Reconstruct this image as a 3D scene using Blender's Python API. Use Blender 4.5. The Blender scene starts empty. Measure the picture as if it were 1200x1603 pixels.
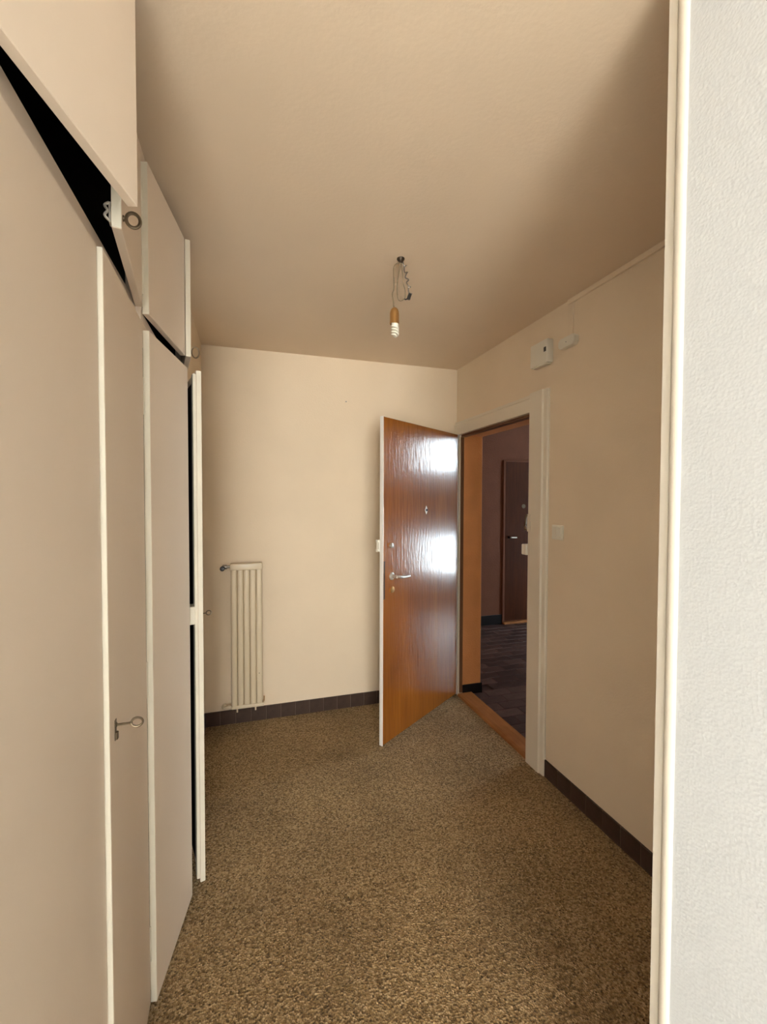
import bpy, bmesh, math, random
from mathutils import Vector, Matrix
random.seed(7)
R = math.radians
scene = bpy.context.scene
COL = scene.collection

# ------------------------------------------------------------------ camera
CAM_H = 1.5
cam_data = bpy.data.cameras.new('camera')
cam = bpy.data.objects.new('camera', cam_data)
COL.objects.link(cam)
cam_data.sensor_fit = 'HORIZONTAL'
cam_data.sensor_width = 36.0
cam_data.lens = 683.06 / 1200.0 * 36.0
cam_data.clip_start = 0.02
cam.location = (0, 0, CAM_H)
YAW, PITCH, ROLL = R(17.204), R(1.553), R(0.15)
cam.matrix_world = (Matrix.Translation((0, 0, CAM_H)) @ Matrix.Rotation(-YAW, 4, 'Z')
                    @ Matrix.Rotation(math.pi / 2 - PITCH, 4, 'X') @ Matrix.Rotation(ROLL, 4, 'Z'))
scene.camera = cam

# ------------------------------------------------------------------ world, daylight, exposure
world = bpy.data.worlds.new('daylight')
scene.world = world
world.use_nodes = True
bg = world.node_tree.nodes['Background']
bg.inputs['Color'].default_value = (0.62, 0.78, 1.0, 1)
bg.inputs['Strength'].default_value = 1.0


def area(name, loc, rot, sx, sy, power, color):
    d = bpy.data.lights.new(name, 'AREA')
    d.shape = 'RECTANGLE'
    d.size, d.size_y, d.energy, d.color = sx, sy, power, color
    o = bpy.data.objects.new(name, d)
    COL.objects.link(o)
    o.location, o.rotation_euler = loc, rot
    return o


# balcony window behind the photographer (light stands just outside its panes)
area('balcony_daylight', (-0.65, -5.10, 1.25), (R(90), 0, 0), 1.7, 2.0, 275.0, (1.0, 0.97, 0.935))
# afternoon sun falling through the same window onto the living-room parquet
sd = bpy.data.lights.new('sun', 'SUN')
sd.energy, sd.angle, sd.color = 80.0, R(0.6), (1.0, 0.97, 0.92)
sun = bpy.data.objects.new('sun', sd)
COL.objects.link(sun)
sun.rotation_euler = Vector((-0.20, 0.72, -0.80)).to_track_quat('-Z', 'Y').to_euler()
# two stairwell windows on the landing, one above the other
area('stair_daylight_low', (5.12, 3.32, 0.66), (0, R(90), 0), 0.66, 0.95, 36.0, (0.80, 0.91, 1.0))
area('stair_daylight_high', (5.12, 3.32, 2.20), (0, R(90), 0), 0.56, 0.95, 36.0, (0.80, 0.91, 1.0))

scene.view_settings.view_transform = 'Standard'
scene.view_settings.look = 'None'
scene.view_settings.gamma = 1.0
scene.view_settings.use_curve_mapping = False
scene.view_settings.exposure = 0.48

# ------------------------------------------------------------------ materials


def mat(name, color, rough=0.6, metal=0.0, spec=0.5):
    m = bpy.data.materials.new(name)
    m.use_nodes = True
    b = m.node_tree.nodes['Principled BSDF']
    b.inputs['Base Color'].default_value = (*color, 1)
    b.inputs['Roughness'].default_value = rough
    b.inputs['Metallic'].default_value = metal
    b.inputs['Specular IOR Level'].default_value = spec
    return m


class NT:
    def __init__(self, m):
        self.t = m.node_tree
        self.b = self.t.nodes['Principled BSDF']

    def n(self, typ, **kw):
        nd = self.t.nodes.new(typ)
        for k, v in kw.items():
            if k in nd.inputs:
                nd.inputs[k].default_value = v
            else:
                setattr(nd, k, v)
        return nd

    def l(self, a, b):
        self.t.links.new(a, b)

    def coords(self, scale=(1, 1, 1), which='Object'):
        tc = self.n('ShaderNodeTexCoord')
        mp = self.n('ShaderNodeMapping')
        mp.inputs['Scale'].default_value = scale
        self.l(tc.outputs[which], mp.inputs['Vector'])
        return mp.outputs['Vector']

    def ramp(self, fac, stops):
        r = self.n('ShaderNodeValToRGB')
        e = r.color_ramp.elements
        while len(e) < len(stops):
            e.new(0.5)
        for el, (p, c) in zip(e, stops):
            el.position = p
            el.color = (*c, 1)
        self.l(fac, r.inputs['Fac'])
        return r.outputs['Color']

    def bump(self, h, strength, dist=0.01):
        bp = self.n('ShaderNodeBump', Strength=strength, Distance=dist)
        self.l(h, bp.inputs['Height'])
        self.l(bp.outputs['Normal'], self.b.inputs['Normal'])


def painted(name, c, rough=0.6, var=0.06, scale=3.0, bump=0.05, bscale=90, spec=0.3):
    m = mat(name, c, rough, 0, spec)
    k = NT(m)
    v = k.coords()
    no = k.n('ShaderNodeTexNoise', Scale=scale, Detail=4.0)
    k.l(v, no.inputs['Vector'])
    lo = tuple(x * (1 - var) for x in c)
    hi = tuple(min(1, x * (1 + var * 0.5)) for x in c)
    k.l(k.ramp(no.outputs['Fac'], [(0.3, lo), (0.7, hi)]), k.b.inputs['Base Color'])
    n2 = k.n('ShaderNodeTexNoise', Scale=bscale, Detail=3.0)
    k.l(v, n2.inputs['Vector'])
    k.bump(n2.outputs['Fac'], bump)
    return m


def wood(name, dark, light, rough, coat=0.0, grain=(28, 28, 1.4), ripple=0.0):
    m = mat(name, light, rough)
    k = NT(m)
    v = k.coords(grain)
    n1 = k.n('ShaderNodeTexNoise', Scale=2.0, Detail=6.0, Roughness=0.6, Distortion=0.6)
    k.l(v, n1.inputs['Vector'])
    v2 = k.coords((3.0, 3.0, 0.8))
    n2 = k.n('ShaderNodeTexNoise', Scale=1.6, Detail=3.0, Distortion=1.2)
    k.l(v2, n2.inputs['Vector'])
    mx = k.n('ShaderNodeMath', operation='MULTIPLY_ADD')
    k.l(n1.outputs['Fac'], mx.inputs[0])
    mx.inputs[1].default_value = 0.55
    ml = k.n('ShaderNodeMath', operation='MULTIPLY')
    k.l(n2.outputs['Fac'], ml.inputs[0])
    ml.inputs[1].default_value = 0.45
    k.l(ml.outputs[0], mx.inputs[2])
    mid = tuple((a + b) / 2 for a, b in zip(dark, light))
    k.l(k.ramp(mx.outputs[0], [(0.32, dark), (0.5, mid), (0.68, light)]), k.b.inputs['Base Color'])
    if coat:
        k.b.inputs['Specular IOR Level'].default_value = 0.2
        k.b.inputs['Coat Weight'].default_value = coat
        k.b.inputs['Coat Roughness'].default_value = 0.15
    if ripple:
        v3 = k.coords((60, 60, 9))
        n3 = k.n('ShaderNodeTexNoise', Scale=1.0, Detail=2.0)
        k.l(v3, n3.inputs['Vector'])
        bp = k.n('ShaderNodeBump', Strength=ripple, Distance=0.003)
        k.l(n3.outputs['Fac'], bp.inputs['Height'])
        k.l(bp.outputs['Normal'], k.b.inputs['Normal'])
        if coat:
            k.l(bp.outputs['Normal'], k.b.inputs['Coat Normal'])
    return m


M = {}
M['wall'] = painted('cream_wall_paint', (0.80, 0.655, 0.48), 0.75, 0.05, 2.0, 0.10, 120)
M['ceiling'] = painted('ceiling_paint', (0.81, 0.655, 0.49), 0.8, 0.04, 2.0, 0.06, 80)
M['living'] = painted('white_living_room_paint', (0.80, 0.79, 0.78), 0.8, 0.03, 2.0, 0.06, 80)
M['closet'] = painted('cupboard_paint', (0.84, 0.695, 0.55), 0.42, 0.03, 2.5, 0.03, 60, 0.4)
M['closet_edge'] = painted('cupboard_edge_paint', (0.80, 0.735, 0.60), 0.45, 0.05, 6, 0.05, 90, 0.4)
M['trim'] = painted('casing_paint', (0.76, 0.68, 0.55), 0.42, 0.04, 3, 0.03, 60, 0.4)
M['white_paint'] = painted('white_gloss_paint', (0.80, 0.75, 0.68), 0.4, 0.03, 4, 0.02, 60, 0.4)
M['dark_inside'] = painted('dark_cupboard_inside', (0.018, 0.015, 0.013), 0.7, 0.2, 3, 0.03, 60)
M['plinth'] = painted('dark_plinth', (0.03, 0.02, 0.015), 0.6, 0.2, 5, 0.05, 60)
M['tile'] = painted('brown_clay_tile', (0.060, 0.034, 0.024), 0.38, 0.35, 14, 0.10, 50, 0.45)
M['grout'] = painted('brown_grout', (0.17, 0.125, 0.095), 0.9, 0.1, 20, 0.1, 90)
M['black_base'] = painted('black_skirting', (0.012, 0.011, 0.012), 0.4, 0.2, 5, 0.03, 50)
M['door_wood'] = wood('varnished_veneer', (0.19, 0.052, 0.005), (0.36, 0.118, 0.013), 0.30, 0.85, (30, 30, 1.2), 0.34)
M['dark_wood'] = wood('dark_veneer', (0.036, 0.009, 0.0025), (0.080, 0.021, 0.005), 0.6, 0.0)
M['dark_wood'].node_tree.nodes['Principled BSDF'].inputs['Specular IOR Level'].default_value = 0.12
M['frame_wood'] = wood('brown_frame_wood', (0.10, 0.040, 0.016), (0.17, 0.07, 0.027), 0.45)
M['parquet'] = wood('pale_parquet', (0.56, 0.51, 0.44), (0.72, 0.68, 0.61), 0.5, 0.0, (20, 1.5, 20))
M['threshold'] = wood('worn_threshold_wood', (0.26, 0.10, 0.032), (0.46, 0.20, 0.07), 0.4, 0.2, (24, 1.4, 24))
M['bead'] = painted('cream_bead_paint', (0.74, 0.67, 0.56), 0.5, 0.03, 4, 0.02, 60, 0.3)
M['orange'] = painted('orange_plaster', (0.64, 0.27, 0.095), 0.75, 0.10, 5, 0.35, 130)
M['landing_dim'] = painted('landing_plaster_dimmed', (0.155, 0.058, 0.031), 0.8, 0.10, 6, 0.5, 130)  # the orange paint again, with the landing's dimness put into its colour
M['chrome'] = mat('worn_chrome', (0.74, 0.70, 0.63), 0.36, 0.75)
M['nickel'] = mat('satin_nickel', (0.80, 0.76, 0.70), 0.5, 0.3)
M['key_metal'] = mat('tarnished_key_steel', (0.17, 0.13, 0.085), 0.38, 0.9)
M['steel'] = mat('dull_steel', (0.35, 0.33, 0.30), 0.4, 1.0)
M['brass'] = mat('aged_brass', (0.50, 0.28, 0.10), 0.40, 0.85)
M['black'] = mat('black_plastic', (0.012, 0.010, 0.010), 0.4)
M['dark_iron'] = mat('dark_bronze_plate', (0.06, 0.04, 0.025), 0.45, 0.6)
M['cable'] = mat('brown_cable', (0.19, 0.135, 0.075), 0.6)
M['radiator'] = painted('radiator_enamel', (0.74, 0.62, 0.44), 0.35, 0.04, 5, 0.02, 40, 0.5)
M['plastic'] = mat('ivory_plastic', (0.76, 0.71, 0.60), 0.38)
M['bulb'] = mat('bulb_white', (0.85, 0.81, 0.68), 0.25)

# rough cast plaster of the near wall
m = mat('roughcast_plaster', (0.655, 0.665, 0.665), 0.85, 0, 0.2)
k = NT(m)
v = k.coords()
a = k.n('ShaderNodeTexNoise', Scale=210.0, Detail=4.0, Roughness=0.6)
b_ = k.n('ShaderNodeTexVoronoi', Scale=180.0)
k.l(v, a.inputs['Vector'])
k.l(v, b_.inputs['Vector'])
ad = k.n('ShaderNodeMath', operation='ADD')
k.l(a.outputs['Fac'], ad.inputs[0])
k.l(b_.outputs['Distance'], ad.inputs[1])
k.bump(ad.outputs[0], 0.15, 0.0035)
M['roughcast'] = m

# looped carpet: brown and beige flecks
m = mat('looped_carpet', (0.22, 0.15, 0.08), 0.95, 0, 0.1)
k = NT(m)
v = k.coords()
vo = k.n('ShaderNodeTexVoronoi', Scale=170.0, Randomness=1.0)
k.l(v, vo.inputs['Vector'])
n1 = k.n('ShaderNodeTexNoise', Scale=120.0, Detail=3.0, Roughness=0.7)
k.l(v, n1.inputs['Vector'])
n2 = k.n('ShaderNodeTexNoise', Scale=2.6, Detail=4.0)
k.l(v, n2.inputs['Vector'])
sep = k.n('ShaderNodeSeparateColor')
k.l(vo.outputs['Color'], sep.inputs['Color'])
mix1 = k.n('ShaderNodeMath', operation='MULTIPLY_ADD')
k.l(sep.outputs[0], mix1.inputs[0])
mix1.inputs[1].default_value = 0.5
h = k.n('ShaderNodeMath', operation='MULTIPLY')
k.l(n1.outputs['Fac'], h.inputs[0])
h.inputs[1].default_value = 0.6
k.l(h.outputs[0], mix1.inputs[2])
c1 = k.ramp(mix1.outputs[0], [(0.20, (0.042, 0.023, 0.008)), (0.40, (0.25, 0.152, 0.058)),
                              (0.60, (0.40, 0.262, 0.118)), (0.85, (0.64, 0.46, 0.255))])
hs = k.n('ShaderNodeMix', data_type='RGBA', blend_type='MULTIPLY')
hs.inputs['Factor'].default_value = 1.0
k.l(c1, hs.inputs['A'])
k.l(k.ramp(n2.outputs['Fac'], [(0.32, (0.74, 0.72, 0.69)), (0.66, (1.0, 1.0, 1.0))]), hs.inputs['B'])
k.l(hs.outputs['Result'], k.b.inputs['Base Color'])
k.bump(vo.outputs['Distance'], 0.8, 0.006)
k.b.inputs['Sheen Weight'].default_value = 0.15
M['carpet'] = m


def stair_tile_mat(name, c):
    return painted(name, c, 0.33, 0.3, 18, 0.12, 60, 0.5)


M['stair_tile'] = [stair_tile_mat('stair_tile_a', (0.075, 0.045, 0.042)), stair_tile_mat('stair_tile_b', (0.052, 0.031, 0.030)),
                   stair_tile_mat('stair_tile_c', (0.100, 0.062, 0.056))]

# window glass: thin pane, clear with a slight reflection
m = bpy.data.materials.new('thin_glass')
m.use_nodes = True
t = m.node_tree
t.nodes.remove(t.nodes['Principled BSDF'])
tr = t.nodes.new('ShaderNodeBsdfTransparent')
tr.inputs['Color'].default_value = (0.96, 0.98, 0.98, 1)
gl = t.nodes.new('ShaderNodeBsdfGlossy')
gl.inputs['Roughness'].default_value = 0.02
mx = t.nodes.new('ShaderNodeMixShader')
mx.inputs[0].default_value = 0.06
t.links.new(tr.outputs[0], mx.inputs[1])
t.links.new(gl.outputs[0], mx.inputs[2])
t.links.new(mx.outputs[0], t.nodes['Material Output'].inputs['Surface'])
M['glass'] = m

# ------------------------------------------------------------------ mesh helpers


class MB:
    """collects shapes; build() links them as one mesh object"""

    def __init__(self):
        self.bm = bmesh.new()

    def _merge(self, b2):
        me = bpy.data.meshes.new('tmp')
        b2.to_mesh(me)
        b2.free()
        self.bm.from_mesh(me)
        bpy.data.meshes.remove(me)

    def box(self, x0, x1, y0, y1, z0, z1, bev=0.0, seg=1, rot=None):
        b = bmesh.new()
        bmesh.ops.create_cube(b, size=1)
        for v_ in b.verts:
            v_.co = Vector(((x0 + x1) / 2 + v_.co.x * (x1 - x0), (y0 + y1) / 2 + v_.co.y * (y1 - y0), (z0 + z1) / 2 + v_.co.z * (z1 - z0)))
        if bev:
            bmesh.ops.bevel(b, geom=list(b.edges), offset=bev, segments=seg, affect='EDGES', profile=0.5)
        if rot is not None:
            bmesh.ops.transform(b, matrix=rot, verts=b.verts)
        self._merge(b)
        return self

    def prism(self, pts, axis, a0, a1, bev=0.0):
        """extrude a closed 2-D outline along an axis; pts are the two other coordinates in xyz order"""
        b = bmesh.new()
        def P(p, a):
            if axis == 'x': return (a, p[0], p[1])
            if axis == 'y': return (p[0], a, p[1])
            return (p[0], p[1], a)
        v0 = [b.verts.new(P(p, a0)) for p in pts]
        v1 = [b.verts.new(P(p, a1)) for p in pts]
        n = len(pts)
        b.faces.new(v0)
        b.faces.new(list(reversed(v1)))
        for i in range(n):
            b.faces.new((v0[i], v1[i], v1[(i + 1) % n], v0[(i + 1) % n]))
        bmesh.ops.recalc_face_normals(b, faces=b.faces)
        if bev:
            bmesh.ops.bevel(b, geom=list(b.edges), offset=bev, segments=1, affect='EDGES')
        self._merge(b)
        return self

    def lathe(self, prof, origin=(0, 0, 0), axis='z', n=24):
        """prof: list of (radius, height); closed at both ends when radius 0"""
        b = bmesh.new()
        rings = []
        def P(r, a, h_):
            c, s = r * math.cos(a), r * math.sin(a)
            p = {'z': (c, s, h_), 'x': (h_, c, s), 'y': (s, h_, c)}[axis]
            return Vector(p) + Vector(origin)
        for r, h_ in prof:
            if r < 1e-6:
                rings.append([b.verts.new(P(0, 0, h_))])
            else:
                rings.append([b.verts.new(P(r, 2 * math.pi * i / n, h_)) for i in range(n)])
        for ra, rb in zip(rings, rings[1:]):
            for i in range(n):
                j = (i + 1) % n
                if len(ra) == 1 and len(rb) == 1:
                    continue
                if len(ra) == 1:
                    b.faces.new((ra[0], rb[j], rb[i]))
                elif len(rb) == 1:
                    b.faces.new((ra[i], ra[j], rb[0]))
                else:
                    b.faces.new((ra[i], ra[j], rb[j], rb[i]))
        for ring, flip in ((rings[0], True), (rings[-1], False)):
            if len(ring) > 1:
                b.faces.new(list(reversed(ring)) if flip else ring)
        bmesh.ops.recalc_face_normals(b, faces=b.faces)
        self._merge(b)
        return self

    def tube(self, pts, r, n=10, closed=False, smooth=4):
        """round tube along a Catmull-Rom curve through pts"""
        P = [Vector(p) for p in pts]
        if smooth > 1 and len(P) > 2:
            Q = []
            m_ = len(P)
            rng = range(m_) if closed else range(m_ - 1)
            for i in rng:
                if closed:
                    p0, p1, p2, p3 = P[i - 1], P[i], P[(i + 1) % m_], P[(i + 2) % m_]
                else:
                    p0, p1, p2, p3 = P[max(i - 1, 0)], P[i], P[i + 1], P[min(i + 2, m_ - 1)]
                for s_ in range(smooth):
                    u = s_ / smooth
                    Q.append(0.5 * ((2 * p1) + (p2 - p0) * u + (2 * p0 - 5 * p1 + 4 * p2 - p3) * u * u + (3 * p1 - p0 - 3 * p2 + p3) * u ** 3))
            if not closed:
                Q.append(P[-1])
            P = Q
        b = bmesh.new()
        m_ = len(P)
        rings = []
        up = Vector((0.13, 0.31, 0.94)).normalized()
        for i in range(m_):
            if closed:
                t_ = (P[(i + 1) % m_] - P[i - 1]).normalized()
            else:
                t_ = (P[min(i + 1, m_ - 1)] - P[max(i - 1, 0)]).normalized()
            x_ = up - t_ * up.dot(t_)
            if x_.length < 1e-4:
                x_ = Vector((1, 0, 0)) - t_ * t_.x
            x_.normalize()
            up = x_
            y_ = t_.cross(x_)
            rings.append([b.verts.new(P[i] + r * (math.cos(2 * math.pi * j / n) * x_ + math.sin(2 * math.pi * j / n) * y_)) for j in range(n)])
        pairs = list(zip(rings, rings[1:]))
        if closed:
            pairs.append((rings[-1], rings[0]))
        for ra, rb in pairs:
            for j in range(n):
                b.faces.new((ra[j], ra[(j + 1) % n], rb[(j + 1) % n], rb[j]))
        if not closed:
            b.faces.new(list(reversed(rings[0])))
            b.faces.new(rings[-1])
        bmesh.ops.recalc_face_normals(b, faces=b.faces)
        self._merge(b)
        return self

    def build(self, name, material, parent=None, loc=(0, 0, 0), rot=(0, 0, 0), smooth=False, autosmooth=True):
        me = bpy.data.meshes.new(name)
        self.bm.to_mesh(me)
        self.bm.free()
        me.materials.append(material)
        if smooth:
            for p in me.polygons:
                p.use_smooth = True
            if autosmooth:
                try:
                    me.set_sharp_from_angle(angle=R(40))
                except Exception:
                    pass
        o = bpy.data.objects.new(name, me)
        COL.objects.link(o)
        o.location, o.rotation_euler = loc, rot
        if parent is not None:
            o.parent = parent
        return o


def box(*a, **kw):
    return MB().box(*a, **kw)


def structure(o):
    o['kind'] = 'structure'
    return o


def tag(o, label, cat, group=None):
    o['label'] = label
    o['category'] = cat
    if group:
        o['group'] = group
    return o


def empty(name, loc=(0, 0, 0), rz=0.0, label=None, cat=None, group=None):
    o = bpy.data.objects.new(name, None)
    o.empty_display_size = 0.1
    COL.objects.link(o)
    o.location = loc
    o.rotation_euler = (0, 0, rz)
    if label:
        tag(o, label, cat, group)
    return o


def empty_structure(name, loc=(0, 0, 0)):
    return structure(empty(name, loc))


def mesh_copy(o, parent, loc, rot=None, material=None):
    c = o.copy()
    COL.objects.link(c)
    c.parent = parent
    c.location = loc
    if rot is not None:
        c.rotation_euler = rot
    if material is not None:
        c.material_slots[0].link = 'OBJECT'
        c.material_slots[0].material = material
    return c


# ------------------------------------------------------------------ dimensions (metres)
H = 2.50           # ceiling
YB = 3.061         # back wall
XR = 1.537         # right wall
XF = -0.285        # cupboard frame face
XO = 1.730         # landing side of the right wall
DY0, DY1, DZ = 2.117, 3.000, 1.995   # entrance opening
XN, YN = 0.76, 0.610                  # near wall face and its end

# ------------------------------------------------------------------ room shell
structure(box(-2.4, XR + 0.06, 0.30, YB + 0.1, -0.08, 0.0).build('floor', M['carpet']))
structure(box(-2.4, 0.84, -5.1, 0.30, -0.08, -0.001).build('floor_living', M['parquet']))
structure(box(-2.4, 0.84, -5.1, 0.05, H, H + 0.1).build('ceiling_living', M['living']))
ceil = structure(box(-2.4, 5.3, 0.05, 4.95, H, H + 0.1).build('ceiling', M['ceiling']))
MB().lathe([(0, -0.0012), (0.030, -0.0014), (0.052, -0.0009), (0.064, 0.0)], n=18).build('plaster_patch', M['ceiling'], ceil, (0.600, 1.74, H), smooth=True)
structure(box(-1.0, XR, YB, YB + 0.10, 0, H).build('wall_back', M['wall']))
structure(MB().box(-0.90, XF, 2.155, YB, 0, H).box(-1.0, -0.90, 0.45, YB, 0, H).build('wall_left', M['wall']))
structure(box(-2.4, -0.90, 0.45, 0.545, 0, H).build('wall_living', M['living']))
structure(box(-2.5, -2.4, -5.1, 0.545, 0, H).build('wall_living_left', M['living']))
rw = MB()
rw.box(XR, XO, YN, DY0, 0, H)
rw.box(XR, XO, DY0, DY1, DZ, H)
rw.box(XR, XR + 0.03, DY1, YB, 0, H)
structure(rw.build('wall_right', M['wall']))
structure(box(0.84, XR + 0.1, YN - 0.06, YN + 0.036, 0, H).build('wall_front', M['wall']))
structure(box(XN, 0.84, -5.0, YN + 0.001, 0, H).build('wall_near', M['roughcast']))
# painted corner bead that closes the end of the near wall: a round nosing and a flat lath
pts = [(XN + 0.02, YN - 0.003)]
for i in range(9):
    a_ = math.pi * i / 8
    pts.append((XN - 0.007 * math.sin(a_), YN - 0.003 + 0.011 - 0.011 * math.cos(a_)))
pts += [(XN - 0.002, YN + 0.020), (XN - 0.002, YN + 0.037), (XN + 0.08, YN + 0.037), (XN + 0.08, YN + 0.002), (XN + 0.02, YN + 0.002)]
structure(MB().prism(pts, 'z', 0, H).build('trim_corner', M['bead'], smooth=True))

# rear wall with the balcony window
W0, W1, WZ0, WZ1 = -1.52, 0.22, 0.22, 2.28
rear = MB()
rear.box(-2.4, W0, -5.1, -5.0, 0, H).box(W1, 0.84, -5.1, -5.0, 0, H)
rear.box(W0, W1, -5.1, -5.0, 0, WZ0).box(W0, W1, -5.1, -5.0, WZ1, H)
structure(rear.build('wall_rear', M['living']))


def window(name, axis, pos, a0, a1, z0, z1, cols):
    w = empty_structure(name)
    def bx(p0, p1, q0, q1, r0, r1, mb):
        if axis == 'y':
            mb.box(q0, q1, p0, p1, r0, r1, bev=0.003)
        else:
            mb.box(p0, p1, q0, q1, r0, r1, bev=0.003)
    f = MB()
    t_ = 0.05
    bx(pos - 0.03, pos + 0.03, a0, a1, z0, z0 + t_, f)
    bx(pos - 0.03, pos + 0.03, a0, a1, z1 - t_, z1, f)
    bx(pos - 0.03, pos + 0.03, a0, a0 + t_, z0, z1, f)
    bx(pos - 0.03, pos + 0.03, a1 - t_, a1, z0, z1, f)
    f.build('window_frame', M['white_paint'], w)
    step = (a1 - a0) / cols
    for i in range(cols):
        if i:
            mm = MB()
            bx(pos - 0.025, pos + 0.025, a0 + i * step - 0.025, a0 + i * step + 0.025, z0, z1, mm)
            mm.build('mullion', M['white_paint'], w)
        g = MB()
        if axis == 'y':
            g.box(a0 + i * step + 0.03, a0 + (i + 1) * step - 0.03, pos - 0.003, pos + 0.003, z0 + 0.03, z1 - 0.03)
        else:
            g.box(pos - 0.003, pos + 0.003, a0 + i * step + 0.03, a0 + (i + 1) * step - 0.03, z0 + 0.03, z1 - 0.03)
        g.build('pane', M['glass'], w)
    return w


window('window_1', 'y', -5.05, W0, W1, WZ0, WZ1, 2)

# ------------------------------------------------------------------ landing outside the entrance
structure(box(XR + 0.06, 5.2, 0.9, 4.95, -0.10, -0.012).build('floor_landing_base', M['stair_tile'][1]))
fl = empty_structure('floor_landing')
proto = None
n_t = 0
tl, tw = 0.20, 0.10
for r_ in range(34):
    y = 1.98 + r_ * (tw + 0.004) + tw / 2
    if y > 4.62:
        break
    for c_ in range(12):
        x = 1.655 + c_ * (tl + 0.004) + (tl / 2 + 0.004 if r_ % 2 else 0) + tl / 2
        half = r_ % 2 and c_ == 0
        if n_t >= 298 or (x > 1.80 and (math.atan2(x, y) < R(24.5) or math.atan2(x, y) > R(41))):
            continue
        if y > DY1 - 0.06 and x < XO + 0.10:
            continue
        for hw, hx_ in (((tl / 2, 1.655 + tl / 4), (tl, x)) if half else ((tl, x),)):
            mt = M['stair_tile'][random.randrange(3)]
            zz = -0.012 + random.uniform(-0.0006, 0.0006)
            if proto is None:
                proto = box(-tl / 2, tl / 2, -tw / 2, tw / 2, 0, 0.010, bev=0.0015).build('tile', mt, fl, (hx_, y, zz))
                proto.material_slots[0].link = 'OBJECT'
                proto.material_slots[0].material = mt
            else:
                tc_ = mesh_copy(proto, fl, (hx_, y, zz), material=mt)
                tc_.scale.x = hw / tl
            n_t += 1
XL = 5.05
YL = 4.65
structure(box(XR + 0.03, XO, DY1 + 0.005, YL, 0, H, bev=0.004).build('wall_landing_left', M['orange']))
structure(box(XO - 0.1, XL + 0.1, YL, YL + 0.1, -0.1, H).build('wall_landing_far', M['landing_dim']))
structure(box(XO, XL + 0.1, 0.9, 1.0, -0.1, H).build('wall_landing_near', M['landing_dim']))
sw = MB()
SY0, SY1 = 2.82, 3.82
for z0, z1 in ((-0.1, 0.32), (1.0, 1.92), (2.48, H)):
    sw.box(XL, XL + 0.1, 0.9, YL + 0.1, z0, z1)
for z0, z1 in ((0.32, 1.0), (1.92, 2.48)):
    sw.box(XL, XL + 0.1, 0.9, SY0, z0, z1).box(XL, XL + 0.1, SY1, YL + 0.1, z0, z1)
structure(sw.build('wall_landing_right', M['landing_dim']))
window('window_2', 'x', XL + 0.05, SY0, SY1, 0.32, 1.0, 1)
window('window_3', 'x', XL + 0.05, SY0, SY1, 1.92, 2.48, 1)
structure(MB().box(XR + 0.035, XO + 0.008, DY1 - 0.004, DY1 + 0.006, 0, 0.075, bev=0.002).box(XO - 0.001, XO + 0.009, DY1 - 0.004, YL, -0.012, 0.075, bev=0.002).build('baseboard_landing_left', M['black_base']))
structure(box(XO, 2.955, YL - 0.012, YL, -0.012, 0.105, bev=0.002).build('baseboard_landing_far', M['black_base']))

# neighbour's door across the landing
nd = empty_structure('door_2', (2.965, YL, 0))
nd['label'] = 'dark brown door of the neighbour across the landing'
box(0.02, 0.90, -0.02, 0.015, 0.03, 1.97, bev=0.003).build('leaf', M['dark_wood'], nd)
MB().box(-0.008, 0.02, -0.022, 0.0, -0.01, 1.99, bev=0.003).box(0.90, 0.93, -0.022, 0.0, -0.01, 1.99, bev=0.003).box(0.02, 0.90, -0.022, 0, 1.97, 1.99, bev=0.003).build('door_frame', M['landing_dim'], nd)
box(0.0, 0.95, -0.06, 0.0, -0.012, 0.012, bev=0.003).build('threshold', M['threshold'], nd)
MB().lathe([(0, 0), (0.018, 0), (0.018, 0.006), (0.008, 0.010), (0.008, 0.04), (0, 0.04)], (0.07, -0.02, 1.05), 'y', 16).tube([(0.07, -0.055, 1.05), (0.09, -0.058, 1.05), (0.16, -0.055, 1.048)], 0.008).build('door_handle', M['chrome'], nd, smooth=True)
nd.children[-1].data.transform(Matrix.Identity(4))
MB().lathe([(0, -0.004), (0.026, -0.004), (0.026, 0), (0, 0)], (0.275, -0.021, 1.43), 'y', 18).build('peephole', M['key_metal'], nd, smooth=True)

# ------------------------------------------------------------------ entrance: frame, casing, threshold, door
cas = empty_structure('trim_entrance')
CX = XR - 0.024
prof_r = [(CX, DY0), (CX, DY0 - 0.108), (CX + 0.008, DY0 - 0.116), (CX + 0.010, DY0 - 0.140), (CX + 0.016, DY0 - 0.146), (XR + 0.001, DY0 - 0.146), (XR + 0.001, DY0)]
MB().prism(prof_r, 'z', 0, DZ + 0.105).build('casing_upright', M['trim'], cas)
prof_t = [(CX, DZ), (CX, DZ + 0.075), (CX + 0.010, DZ + 0.083), (CX + 0.012, DZ + 0.100), (XR + 0.001, DZ + 0.105), (XR + 0.001, DZ)]
MB().prism([(p[0], p[1]) for p in prof_t], 'y', DY0, YB - 0.002).build('casing_head', M['trim'], cas)
MB().prism([(XR - 0.006, DY1), (XR - 0.006, YB - 0.002), (XR + 0.002, YB - 0.002), (XR + 0.002, DY1)], 'z', 0, DZ).build('casing_upright', M['trim'], cas)
fr = empty_structure('trim_entrance_frame')
MB().box(XR + 0.002, XR + 0.045, DY0 - 0.001, DY0 + 0.018, 0.02, DZ, bev=0.002).build('jamb', M['white_paint'], fr)
MB().box(XR + 0.004, XR + 0.030, DY1 - 0.006, DY1 + 0.010, 0.02, DZ - 0.016, bev=0.002).build('jamb', M['frame_wood'], fr)
MB().box(XR + 0.004, XR + 0.045, DY0 + 0.018, DY1 - 0.006, DZ - 0.016, DZ + 0.001, bev=0.002).build('head_rail', M['frame_wood'], fr)
box(XR + 0.045, XO + 0.001, DY0 - 0.004, DY0 + 0.001, -0.012, DZ).build('reveal', M['orange'], fr)
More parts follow.
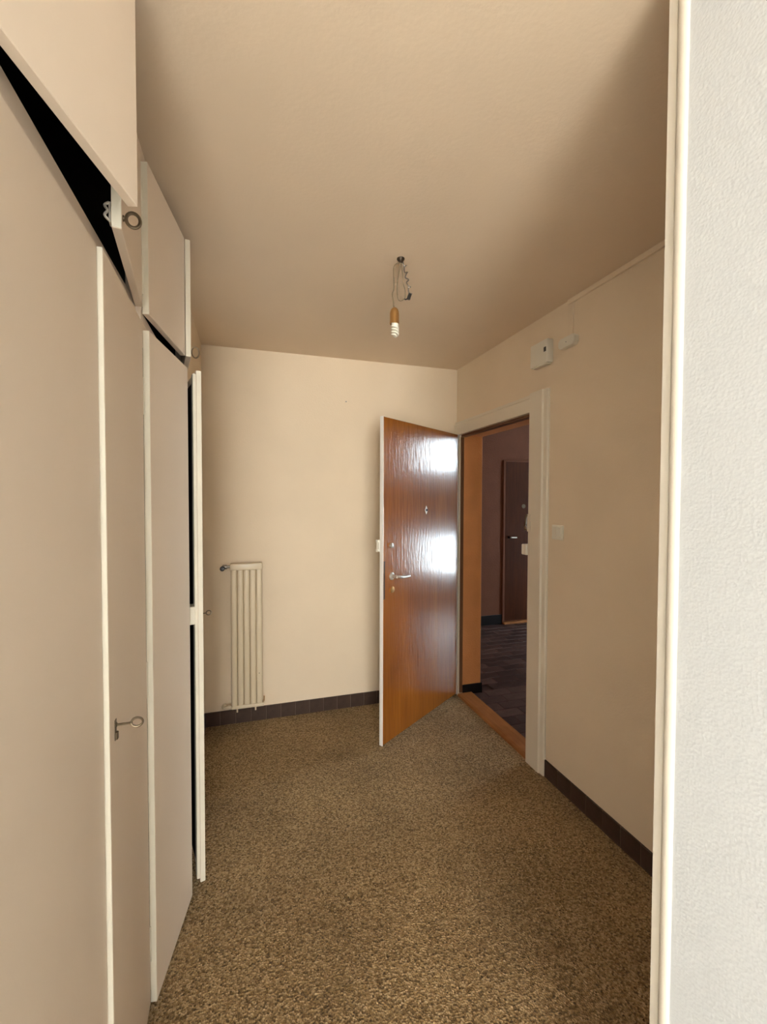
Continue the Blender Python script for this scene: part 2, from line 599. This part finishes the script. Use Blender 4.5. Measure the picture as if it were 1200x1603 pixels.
box(XR + 0.045, XO + 0.001, DY0 + 0.001, DY1 + 0.004, DZ - 0.004, DZ + 0.001).build('reveal', M['orange'], fr)
structure(MB().prism([(XR - 0.012, 0.0), (XR - 0.006, 0.012), (XR + 0.012, 0.016), (XR + 0.108, 0.016), (XR + 0.114, 0.004), (XR + 0.114, -0.012), (XR - 0.012, -0.012)], 'y', DY0 + 0.001, DY1 - 0.002).build('trim_threshold', M['threshold']))

# strike plate and chain keeper on the lock-side jamb
sp = empty('latch_keeper', (XR, DY0 + 0.001, 1.22), 0, 'small cream block on the entrance frame below the metal chain latch', 'latch')
MB().box(-0.035, 0.012, 0.0, 0.046, -0.030, 0.030, bev=0.004).build('keeper_block', M['plastic'], sp)
MB().box(-0.020, -0.006, 0.046, 0.049, -0.018, 0.018, bev=0.001).build('keeper_slot', M['steel'], sp)
cl = empty('chain_latch', (XR, DY0, 1.375), 0, 'worn metal latch on the lock side of the entrance frame above the cream block', 'latch')
MB().box(-0.0275, -0.0235, -0.022, 0.006, -0.050, 0.048, bev=0.001).build('back_plate', M['trim'], cl)
MB().tube([(-0.028, 0.004, 0.046), (-0.034, 0.010, 0.020), (-0.030, 0.016, -0.004), (-0.028, 0.026, -0.020), (-0.030, 0.014, -0.045)], 0.0055, 8).build('hook', M['key_metal'], cl, smooth=True)
MB().lathe([(0, 0), (0.010, 0), (0.010, 0.014), (0.006, 0.018), (0, 0.018)], (-0.028, 0.004, -0.028), 'y', 12).build('stud', M['steel'], cl, smooth=True)

# the door leaf: local +x runs from the hinge edge to the free edge, -y is the outside face seen in the photo
HX, HY = 1.530, 3.005
ang = math.atan2(2.483 - HY, 0.775 - HX)
LW = 0.930
door = structure(empty('door_1', (HX, HY, 0), ang))
door['label'] = 'open glossy brown veneered entrance door with white edges'
# in this frame the outside face looks to local +y (towards the camera)
box(0.022, LW - 0.004, -0.020, 0.0, 0.020, 1.995, bev=0.0015).build('leaf', M['door_wood'], door)
box(LW - 0.004, LW, -0.022, -0.001, 0.014, 1.999, bev=0.001).build('edge_strip', M['white_paint'], door)
box(0.0, 0.022, -0.022, -0.004, 0.014, 1.999, bev=0.001).build('edge_strip', M['white_paint'], door)
box(0.0, LW, -0.026, -0.020, 0.014, 1.999, bev=0.001).build('inner_panel', M['white_paint'], door)


def ds(s):
    return LW - s      # distance from the free edge -> local x


hd = MB().lathe([(0, 0.0), (0.024, 0.0), (0.024, 0.006), (0.019, 0.010), (0.011, 0.012), (0.010, 0.045), (0, 0.045)], (ds(0.083), 0, 1.036), 'y', 24)
hd.tube([(ds(0.083), 0.042, 1.036), (ds(0.095), 0.048, 1.036), (ds(0.130), 0.050, 1.028), (ds(0.165), 0.048, 1.026), (ds(0.215), 0.045, 1.024)], 0.0085, 12)
hd.build('door_handle', M['chrome'], door, smooth=True)
MB().lathe([(0, 0), (0.016, 0), (0.016, 0.010), (0.012, 0.013), (0, 0.013)], (ds(0.076), 0, 1.225), 'y', 20).build('upper_cylinder', M['chrome'], door, smooth=True)
MB().lathe([(0, 0), (0.020, 0), (0.020, 0.004), (0.014, 0.006), (0, 0.006)], (ds(0.090), 0, 0.952), 'y', 20).build('lower_cylinder', M['brass'], door, smooth=True)
box(ds(0.017), ds(0.0045), 0.0, 0.0018, 0.905, 1.135, bev=0.0006).build('edge_plate', M['dark_iron'], door)
dp = MB().prism([(ds(0.469) - 0.016, 1.434), (ds(0.469) - 0.010, 1.446), (ds(0.469), 1.464), (ds(0.469) + 0.010, 1.446), (ds(0.469) + 0.016, 1.434), (ds(0.469) + 0.010, 1.422), (ds(0.469), 1.404), (ds(0.469) - 0.010, 1.422)], 'y', 0.0, 0.005, 0.0012).build('peephole_plate', M['nickel'], door)
MB().lathe([(0, 0.004), (0.009, 0.004), (0.009, 0.008), (0.006, 0.008), (0.0055, 0.0062), (0, 0.0062)], (ds(0.469), 0, 1.434), 'y', 16).build('peephole_lens', M['black'], dp, smooth=True)
lt = MB().box(ds(0.07), ds(-0.004), -0.050, -0.026, 1.190, 1.262, bev=0.003).box(ds(-0.003), ds(-0.014), -0.046, -0.030, 1.190, 1.206, bev=0.002).box(ds(-0.003), ds(-0.014), -0.046, -0.030, 1.246, 1.262, bev=0.002).build('rim_latch', M['plastic'], door)
for z in (0.25, 1.75):
    MB().lathe([(0, 0), (0.007, 0), (0.007, 0.09), (0, 0.09)], (-0.006, -0.03, z), 'z', 12).build('hinge', M['steel'], door, smooth=True)

# ------------------------------------------------------------------ tiled skirting
def skirting(name, axis, fixed, a0, a1, zt, face, widths=0.1005):
    """row of single clay tiles on a thin grout bed; face = +1/-1 direction the tiles look along the other axis"""
    e = empty_structure(name)
    th = 0.010
    n = max(1, round((a1 - a0) / widths))
    w = (a1 - a0) / n
    bed = MB()
    if axis == 'x':
        bed.box(a0, a1, min(fixed, fixed + face * 0.0085), max(fixed, fixed + face * 0.0085), 0, zt - 0.001)
    else:
        bed.box(min(fixed, fixed + face * 0.0085), max(fixed, fixed + face * 0.0085), a0, a1, 0, zt - 0.001)
    bed.build('grout_bed', M['grout'], e)
    if axis == 'x':
        p = box(-w / 2 + 0.0014, w / 2 - 0.0014, min(0, face * th), max(0, face * th), 0, zt, bev=0.0018)
    else:
        p = box(min(0, face * th), max(0, face * th), -w / 2 + 0.0014, w / 2 - 0.0014, 0, zt, bev=0.0018)
    first = None
    for i in range(n):
        c_ = a0 + (i + 0.5) * w
        off = random.uniform(0.0, 0.0012) * face
        dz = random.uniform(-0.0012, 0.0)
        loc = (c_, fixed + off, dz) if axis == 'x' else (fixed + off, c_, dz)
        if first is None:
            first = p.build('tile', M['tile'], e, loc)
        else:
            mesh_copy(first, e, loc)
    return e


skirting('baseboard_back', 'x', YB, XF, XR - 0.05, 0.093, -1)
skirting('baseboard_right', 'y', XR, YN + 0.04, DY0 - 0.147, 0.093, -1)
skirting('baseboard_left', 'y', XF, 2.16, YB - 0.012, 0.093, 1)

# ------------------------------------------------------------------ built-in cupboards
T = 0.018
LWD = 0.385


def hinge_knuckle(parent, x, y, z, hgt=0.105):
    o = MB().lathe([(0, 0), (0.0032, 0.0), (0.0036, hgt * 0.30), (0.0036, hgt * 0.34), (0.0032, hgt * 0.35), (0.0032, hgt), (0, hgt)], (x, y, z), 'z', 10)
    return o.build('hinge', M['closet_edge'], parent, smooth=True)


def key_mesh(bow_w, bow_h, stick, thick=0.0022, tilt=0.0):
    """key: shank along +x from the door face, bow in the x-z plane"""
    k_ = MB().tube([(-0.004, 0, 0), (stick - bow_w * 0.9, 0, 0), (stick - bow_w, 0, 0)], thick * 1.1, 8, smooth=1)
    k_.lathe([(0, 0), (0.0058, 0.0), (0.0058, 0.0025), (0.003, 0.004), (0, 0.004)], (0, 0, 0), 'x', 12)
    ring = []
    for i in range(12):
        a2 = 2 * math.pi * i / 12
        dx = (stick - bow_w / 2) - math.cos(a2) * bow_w / 2
        dz = math.sin(a2) * bow_h / 2
        ring.append((dx, dz * math.sin(tilt), dz * math.cos(tilt)))
    k_.tube(ring, thick, 8, closed=True, smooth=2)
    return k_


def cupboard_door(parent, hinge_y, near, theta, z0, z1, knuckles, gap_strip=False, xf=XF, w=LWD):
    """near=True: hinged at its near edge; returns the door mesh object (origin on the hinge line)"""
    s = 1 if near else -1
    a, b = (0.0, w) if near else (-w, 0.0)
    d = box(0.0, T, a, b, z0, z1, bev=0.0012).build('door', M['closet'], parent, (xf, hinge_y, 0), (0, 0, -s * R(theta)))
    # lipping on the edge that looks towards the camera
    ye = a
    box(0.0006, T - 0.0004, ye - 0.0012, ye + 0.0008, z0 + 0.0008, z1 - 0.0008, bev=0.0004).build('edge_lipping', M['closet_edge'], d)
    for kz in knuckles:
        hinge_knuckle(d, 0.0015, ye - 0.0022 if near else b + 0.002, kz)
    if gap_strip:
        box(-0.011, 0.0, a + 0.003, a + 0.035, z0 + 0.014, z1 - 0.012, bev=0.001).build('stop_lath', M['closet_edge'], d)
    return d


def carcass(name, y0, y1, z0, z1, label, cat, group, frame, xf=XF):
    e = empty(name, (0, 0, 0), 0, label, cat, group)
    XB = -0.88
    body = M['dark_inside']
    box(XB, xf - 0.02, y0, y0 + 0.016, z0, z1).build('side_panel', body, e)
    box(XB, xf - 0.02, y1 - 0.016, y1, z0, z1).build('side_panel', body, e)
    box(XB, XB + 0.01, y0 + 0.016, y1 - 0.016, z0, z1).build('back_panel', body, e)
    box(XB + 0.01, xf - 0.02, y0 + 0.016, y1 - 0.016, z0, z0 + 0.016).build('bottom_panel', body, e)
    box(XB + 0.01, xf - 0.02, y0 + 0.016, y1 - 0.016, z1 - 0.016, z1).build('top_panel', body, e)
    f = MB()
    for (ya, yb, za, zb) in frame:
        f.box(xf - 0.02, xf, ya, yb, za, zb, bev=0.0008)
    f.build('face_frame', M['closet'], e)
    return e


G1 = 'tall lower cupboards along the left wall'
G2 = 'small upper cupboards under the ceiling'
ZR0, ZR1 = 1.972, 2.03
Y0, Y1, Y2 = 0.535, 1.382, 2.155
ZT = 2.45
S = 0.018
XI = XF - 0.013      # the nearer bay sits slightly deeper
low1 = carcass('built_in_cupboard', Y0, Y1, 0.045, 2.0, 'tall beige double cupboard nearest the viewer with a steel key in its almost shut doors', 'cupboard', G1,
               [(Y0, Y0 + 0.02, 0.045, 2.0), (Y1 - S, Y1, 0.045, 2.0), (Y0 + 0.02, Y1 - S, ZR0 - 0.01, 2.0), (Y0 + 0.02, Y1 - S, 0.045, 0.07)], XI - 0.008)
low2 = carcass('built_in_cupboard.001', Y1, Y2, 0.045, 2.0, 'tall beige double cupboard farther from the viewer, black gap between its two ajar doors', 'cupboard', G1,
               [(Y1, Y1 + S, 0.045, 2.0), (Y2 - 0.02, Y2, 0.045, 2.0), (Y1 + S, Y2 - 0.02, ZR0 - 0.01, 2.0), (Y1 + S, Y2 - 0.02, 0.045, 0.07)])
up1 = carcass('upper_cupboard', Y0, Y1, 2.0, H, 'small upper cupboard nearest the viewer whose wide open door hides a black inside', 'cupboard', G2,
              [(Y0, Y0 + 0.02, 2.0, H), (Y1 - S, Y1, 2.0, H), (Y0 + 0.02, Y1 - S, 2.0, 2.052), (Y0 + 0.02, Y1 - S, ZT - 0.015, H)], XI)
up2 = carcass('upper_cupboard.001', Y1, Y2, 2.0, H, 'small upper cupboard farther from the viewer, doors ajar with a ring key under the ceiling', 'cupboard', G2,
              [(Y1, Y1 + S, 2.0, H), (Y2 - 0.02, Y2, 2.0, H), (Y1 + S, Y2 - 0.02, 2.0, ZR1), (Y1 + S, Y2 - 0.02, ZT - 0.015, H)])
for e, a, b in ((low1, Y0, Y1), (low2, Y1, Y2)):
    box(-0.88, XF - 0.035, a, b, 0.0, 0.045).build('plinth', M['plinth'], e)

HN1, HF1 = 0.555, 1.378
HN2, HF2 = 1.398, 2.137
# lower pair, near
d1 = cupboard_door(low1, HN1, True, 1.2, 0.030, 1.995, [0.3, 1.7], xf=XI - 0.008, w=0.434)
d2 = cupboard_door(low1, HF1, False, 1.5, 0.030, 1.995, [], xf=XI)
# lower pair, far
d3 = cupboard_door(low2, HN2, True, 9.4, 0.013, 1.98, [0.14, 0.925, 1.742], xf=XF + 0.001, w=0.352)
d4 = cupboard_door(low2, HF2, False, 15.4, 0.034, 1.98, [], True)
# upper pairs
u1 = cupboard_door(up1, HN1, True, 14.2, 2.034, ZT, [2.1, 2.30], xf=XI, w=0.370)
u2 = cupboard_door(up1, HF1, False, 6.4, 2.038, ZT, [], xf=XI)
u3 = cupboard_door(up2, HN2, True, 7.8, 2.026, ZT, [2.08, 2.30], xf=XF + 0.001, w=0.362)
u4 = cupboard_door(up2, HF2, False, 10.3, 2.026, ZT, [])
# keys (sub-parts of the doors they are stuck in)
KX = T
key_mesh(0.022, 0.019, 0.052).build('key', M['key_metal'], d2, (KX, -LWD + 0.042, 1.024), smooth=True)
MB().box(KX, KX + 0.0018, -LWD + 0.036, -LWD + 0.047, 0.992, 1.036, bev=0.0006).box(KX, KX + 0.006, -LWD + 0.035, -LWD + 0.046, 0.994, 1.010, bev=0.0015).build('escutcheon', M['key_metal'], d2)
key_mesh(0.018, 0.017, 0.034).build('key', M['key_metal'], d4, (KX, -LWD + 0.030, 1.062), smooth=True)
MB().box(-0.036, -0.001, -LWD + 0.004, -LWD + 0.06, 1.030, 1.098, bev=0.002).build('lock_case', M['closet_edge'], d4)
box(-0.002, 0.0005, -LWD + 0.036, -0.01, 0.06, 1.95).build('gap_shade_sheet', M['dark_inside'], d4)  # added dark sheet: deep shade in the door gap, put in as colour
key_mesh(0.025, 0.029, 0.031, 0.0034).build('key', M['key_metal'], u2, (KX, -LWD + 0.016, 2.068), smooth=True)
MB().box(-0.005, 0.0, -LWD + 0.002, -LWD + 0.022, 2.048, 2.088, bev=0.0015).tube([(-0.004, -LWD + 0.004, 2.086), (-0.011, -LWD + 0.002, 2.078), (-0.006, -LWD, 2.068), (-0.011, -LWD, 2.058), (-0.003, -LWD + 0.002, 2.050)], 0.0026, 8).build('catch', M['chrome'], u2, smooth=True)
key_mesh(0.025, 0.040, 0.028, 0.0024).build('key', M['key_metal'], u4, (KX, -LWD + 0.012, 2.048), smooth=True)

# ------------------------------------------------------------------ radiator
rad = empty('radiator', (0, 3.012, 0), 0, 'narrow cream column radiator on the back wall above the skirting tiles', 'radiator')
RX0, RX1, RZ0, RZ1 = -0.113, 0.091, 0.120, 1.084
nc = 5
cw = (RX1 - 0.006 - RX0) / nc
colm = None
for i in range(nc):
    cx = RX0 + (i + 0.5) * cw
    if colm is None:
        prof = []
        for j in range(16):
            a2 = 2 * math.pi * j / 16
            c2, s2 = math.cos(a2), math.sin(a2)
            prof.append((math.copysign(abs(c2) ** 0.55, c2) * cw * 0.49, math.copysign(abs(s2) ** 0.8, s2) * 0.017))
        colm = MB().prism(prof, 'z', RZ0 + 0.012, RZ1 - 0.030).build('column', M['radiator'], rad, (cx, 0, 0), smooth=True)
        colm.data.name = 'radiator_column'
    else:
        mesh_copy(colm, rad, (cx, 0, 0))
MB().box(RX0 - 0.004, RX1 - 0.003, -0.0225, 0.022, RZ1 - 0.046, RZ1 - 0.002, bev=0.007, seg=3).build('top_header', M['radiator'], rad, smooth=True)
MB().box(RX0 - 0.002, RX1 + 0.002, -0.021, 0.022, RZ0, RZ0 + 0.024, bev=0.006, seg=3).build('bottom_header', M['radiator'], rad, smooth=True)
val = MB().lathe([(0, 0), (0.011, 0), (0.011, 0.016), (0.014, 0.018), (0.014, 0.028), (0.009, 0.032), (0.009, 0.05), (0, 0.05)], (RX0 - 0.052, 0, RZ1 - 0.022), 'x', 14)
val.tube([(RX0 - 0.044, 0, RZ1 - 0.022), (RX0 - 0.046, 0.02, RZ1 - 0.022), (RX0 - 0.046, 0.047, RZ1 - 0.022)], 0.008, 10)
vo_ = val.build('valve', M['steel'], rad, smooth=True)
MB().lathe([(0, 0), (0.013, 0.001), (0.0155, 0.005), (0.0155, 0.020), (0.012, 0.024), (0, 0.024)], (RX0 - 0.050, -0.034, RZ1 - 0.030), 'y', 16).build('valve_knob', M['black'], vo_, smooth=True)
MB().tube([(RX0 - 0.040, 0.046, RZ0 + 0.012), (RX0 - 0.052, 0.020, RZ0 + 0.012), (RX0 - 0.045, 0.0, RZ0 + 0.012), (RX0 - 0.028, -0.002, RZ0 + 0.013), (RX0 + 0.004, 0.0, RZ0 + 0.014)], 0.0105, 12).lathe([(0, 0), (0.015, 0), (0.015, 0.014), (0, 0.014)], (RX0 - 0.022, 0, RZ0 + 0.013), 'x', 6).build('return_pipe', M['radiator'], rad, smooth=True)
for fx in (RX0 + 0.036, RX1 - 0.052):
    MB().box(fx - 0.005, fx + 0.005, -0.014, 0.047, RZ0 - 0.014, RZ0 + 0.002, bev=0.002).box(fx - 0.005, fx + 0.005, -0.018, -0.012, RZ0 - 0.022, RZ0 + 0.004, bev=0.002).build('bracket', M['radiator'], rad)
MB().box(RX1 + 0.001, RX1 + 0.006, -0.01, 0.0, RZ0 + 0.030, RZ0 + 0.062, bev=0.001).build('bleed_screw', M['brass'], rad)

MB().lathe([(0, 0), (0.0035, 0), (0.0020, -0.0008), (0, -0.0009)], (RX1 - 0.027, -0.0165, 0.345), 'y', 8).build('paint_chip', M['dark_iron'], rad)

# ------------------------------------------------------------------ bare bulb hanging from the ceiling
LXp, LYp = 0.607, 1.729
lamp = empty('pendant_bulb', (LXp, LYp, 0), 0, 'unlit spiral bulb in a brass socket hanging on a bare cable from the ceiling', 'lamp')
RV = Vector((math.cos(YAW), -math.sin(YAW), 0))


def LP(zx, zy, dep=0.0):
    """point of the hanging wires: sideways and downward offsets from the ceiling outlet"""
    dx = ((550 + zx / 8.0) - 627) * 0.00266
    dz = ((360 + zy / 8.0) - 405) * 0.00263
    p = RV * dx + Vector((math.sin(YAW), math.cos(YAW), 0)) * dep
    return (p.x, p.y, 2.498 - dz)


MB().lathe([(0, 0.002), (0.016, 0.002), (0.016, -0.004), (0.011, -0.010), (0.007, -0.016), (0, -0.016)], (0, 0, H - 0.002), 'z', 16).build('ceiling_outlet', M['dark_iron'], lamp, smooth=True)
MB().tube([LP(600, 385), LP(585, 415), LP(545, 440), LP(530, 490), LP(532, 600), LP(531, 740), LP(514, 800), LP(526, 880), LP(536, 985)], 0.0027, 8).build('supply_cable', M['cable'], lamp, smooth=True)
MB().tube([LP(622, 390), LP(632, 440, .005), LP(640, 560, .006), LP(650, 660, .008), LP(672, 740, .01), LP(672, 820, .01), LP(655, 850, .01), LP(612, 872, .008), LP(585, 845, .004), LP(572, 740, .0), LP(578, 640, -.004), LP(600, 500, -.002), LP(615, 400)], 0.0022, 8).build('cable_loop', M['cable'], lamp, smooth=True)
tw_ = [LP(640, 390)]
for i in range(15):
    u = i / 14.0
    tw_.append(LP(662 + 74 * u + 20 * math.sin(i * 1.9), 430 + 360 * u + 8 * math.cos(i * 2.3), 0.012 * math.cos(i * 1.9)))
MB().tube(tw_, 0.0026, 6, smooth=5).build('twisted_wire', M['steel'], lamp, smooth=True)
c_ = LP(715, 832, 0.004)
MB().tube([LP(735, 795, .004), LP(722, 830, .004), LP(716, 858, .004)], 0.0075, 10).tube([LP(670, 852, .01), LP(690, 855, .006), LP(712, 845, .004)], 0.0028, 8).build('terminal_block', M['black'], lamp, smooth=True)
sx, sy, sz = LP(540, 970)
MB().lathe([(0, 0.002), (0.005, 0.001), (0.0105, -0.003), (0.0155, -0.009), (0.0182, -0.018), (0.0190, -0.026), (0.0190, -0.056), (0.0200, -0.058), (0.0200, -0.066), (0.0175, -0.067), (0.0165, -0.062), (0, -0.060)], (sx, sy, sz), 'z', 24).build('socket', M['brass'], lamp, smooth=True)
bx_, by_, bz_ = LP(548, 1150)
bulb = MB().lathe([(0, 0.004), (0.0125, 0.004), (0.0150, -0.004), (0.0150, -0.016), (0.0120, -0.020), (0, -0.020)], (bx_, by_, bz_), 'z', 20).build('bulb_base', M['bulb'], lamp, smooth=True)
hx = []
turns = 3.0
nst = 48
for half in range(2):
    pts_h = []
    for i in range(nst + 1):
        u = i / nst
        aa = 2 * math.pi * turns * 0.62 * u + half * math.pi
        rr = 0.0124 if u < 0.9 else 0.0124 * (1 - (u - 0.9) / 0.1 * 0.85)
        pts_h.append((bx_ + rr * math.cos(aa), by_ + rr * math.sin(aa), bz_ - 0.016 - 0.040 * min(1, u / 0.93)))
    hx.append(pts_h)
mb = MB()
for p_ in hx:
    mb.tube(p_, 0.0044, 10, smooth=1)
mb.build('bulb_spiral', M['bulb'], lamp, smooth=True)

# ------------------------------------------------------------------ small things on the walls
bell = empty('door_chime', (XR, 2.022, 2.29), 0, 'square ivory chime box with a small black slot on the wall above the entrance', 'chime box')
MB().box(-0.040, 0.0005, -0.072, 0.072, -0.062, 0.062, bev=0.006, seg=2).build('cover', M['plastic'], bell, smooth=True)
box(-0.0425, -0.0395, -0.064, -0.046, -0.004, 0.020, bev=0.001).build('slot', M['black'], bell)
MB().box(-0.034, -0.004, -0.060, 0.060, -0.066, -0.061, bev=0.001).build('bottom_grille', M['plastic'], bell)
jb = empty('junction_box', (XR, 1.822, 2.288), 0, 'small ivory junction box with cut corners on the wall at the foot of the trunking', 'junction box')
MB().prism([(-0.058, -0.012), (-0.044, -0.026), (0.044, -0.026), (0.058, -0.012), (0.058, 0.014), (0.044, 0.026), (-0.044, 0.026), (-0.058, 0.014)], 'x', -0.028, 0.0005, 0.002).build('cover', M['plastic'], jb)
MB().lathe([(0, 0), (0.003, 0), (0.003, 0.0015), (0, 0.0015)], (-0.0292, 0, 0), 'x', 8).build('screw', M['steel'], jb)
ct = empty('cable_trunking', (XR, 1.82, 2.30), 0, 'cream cable trunking along the top of the right wall above the junction box', 'trunking')
MB().box(-0.012, 0.0005, -1.165, 0.016, 0.176, 0.1995, bev=0.0015).build('ceiling_run', M['wall'], ct)
MB().box(-0.008, 0.0005, -0.018, 0.018, 0.014, 0.176, bev=0.0015).build('vertical_run', M['wall'], ct)
ls = empty('light_switch', (XR, 1.893, 1.335), 0, 'ivory light switch on the right wall beside the entrance casing', 'light switch')
MB().box(-0.009, 0.0005, -0.041, 0.041, -0.038, 0.038, bev=0.003, seg=2).build('plate', M['plastic'], ls, smooth=True)
MB().box(-0.017, -0.008, -0.036, -0.010, -0.030, 0.030, bev=0.003).build('rocker', M['plastic'], ls)
MB().box(-0.011, -0.008, 0.004, 0.034, -0.030, 0.030, bev=0.001).build('inner_plate', M['plastic'], ls)
nl = MB().lathe([(0, 0), (0.0022, 0), (0.0022, -0.010), (0.0045, -0.011), (0.0045, -0.013), (0, -0.013)], (0, 0, 0), 'y', 10).build('nail', M['steel'], None, (0.665, YB, 2.197), smooth=True)
tag(nl, 'small steel nail alone high on the bare back wall', 'nail')
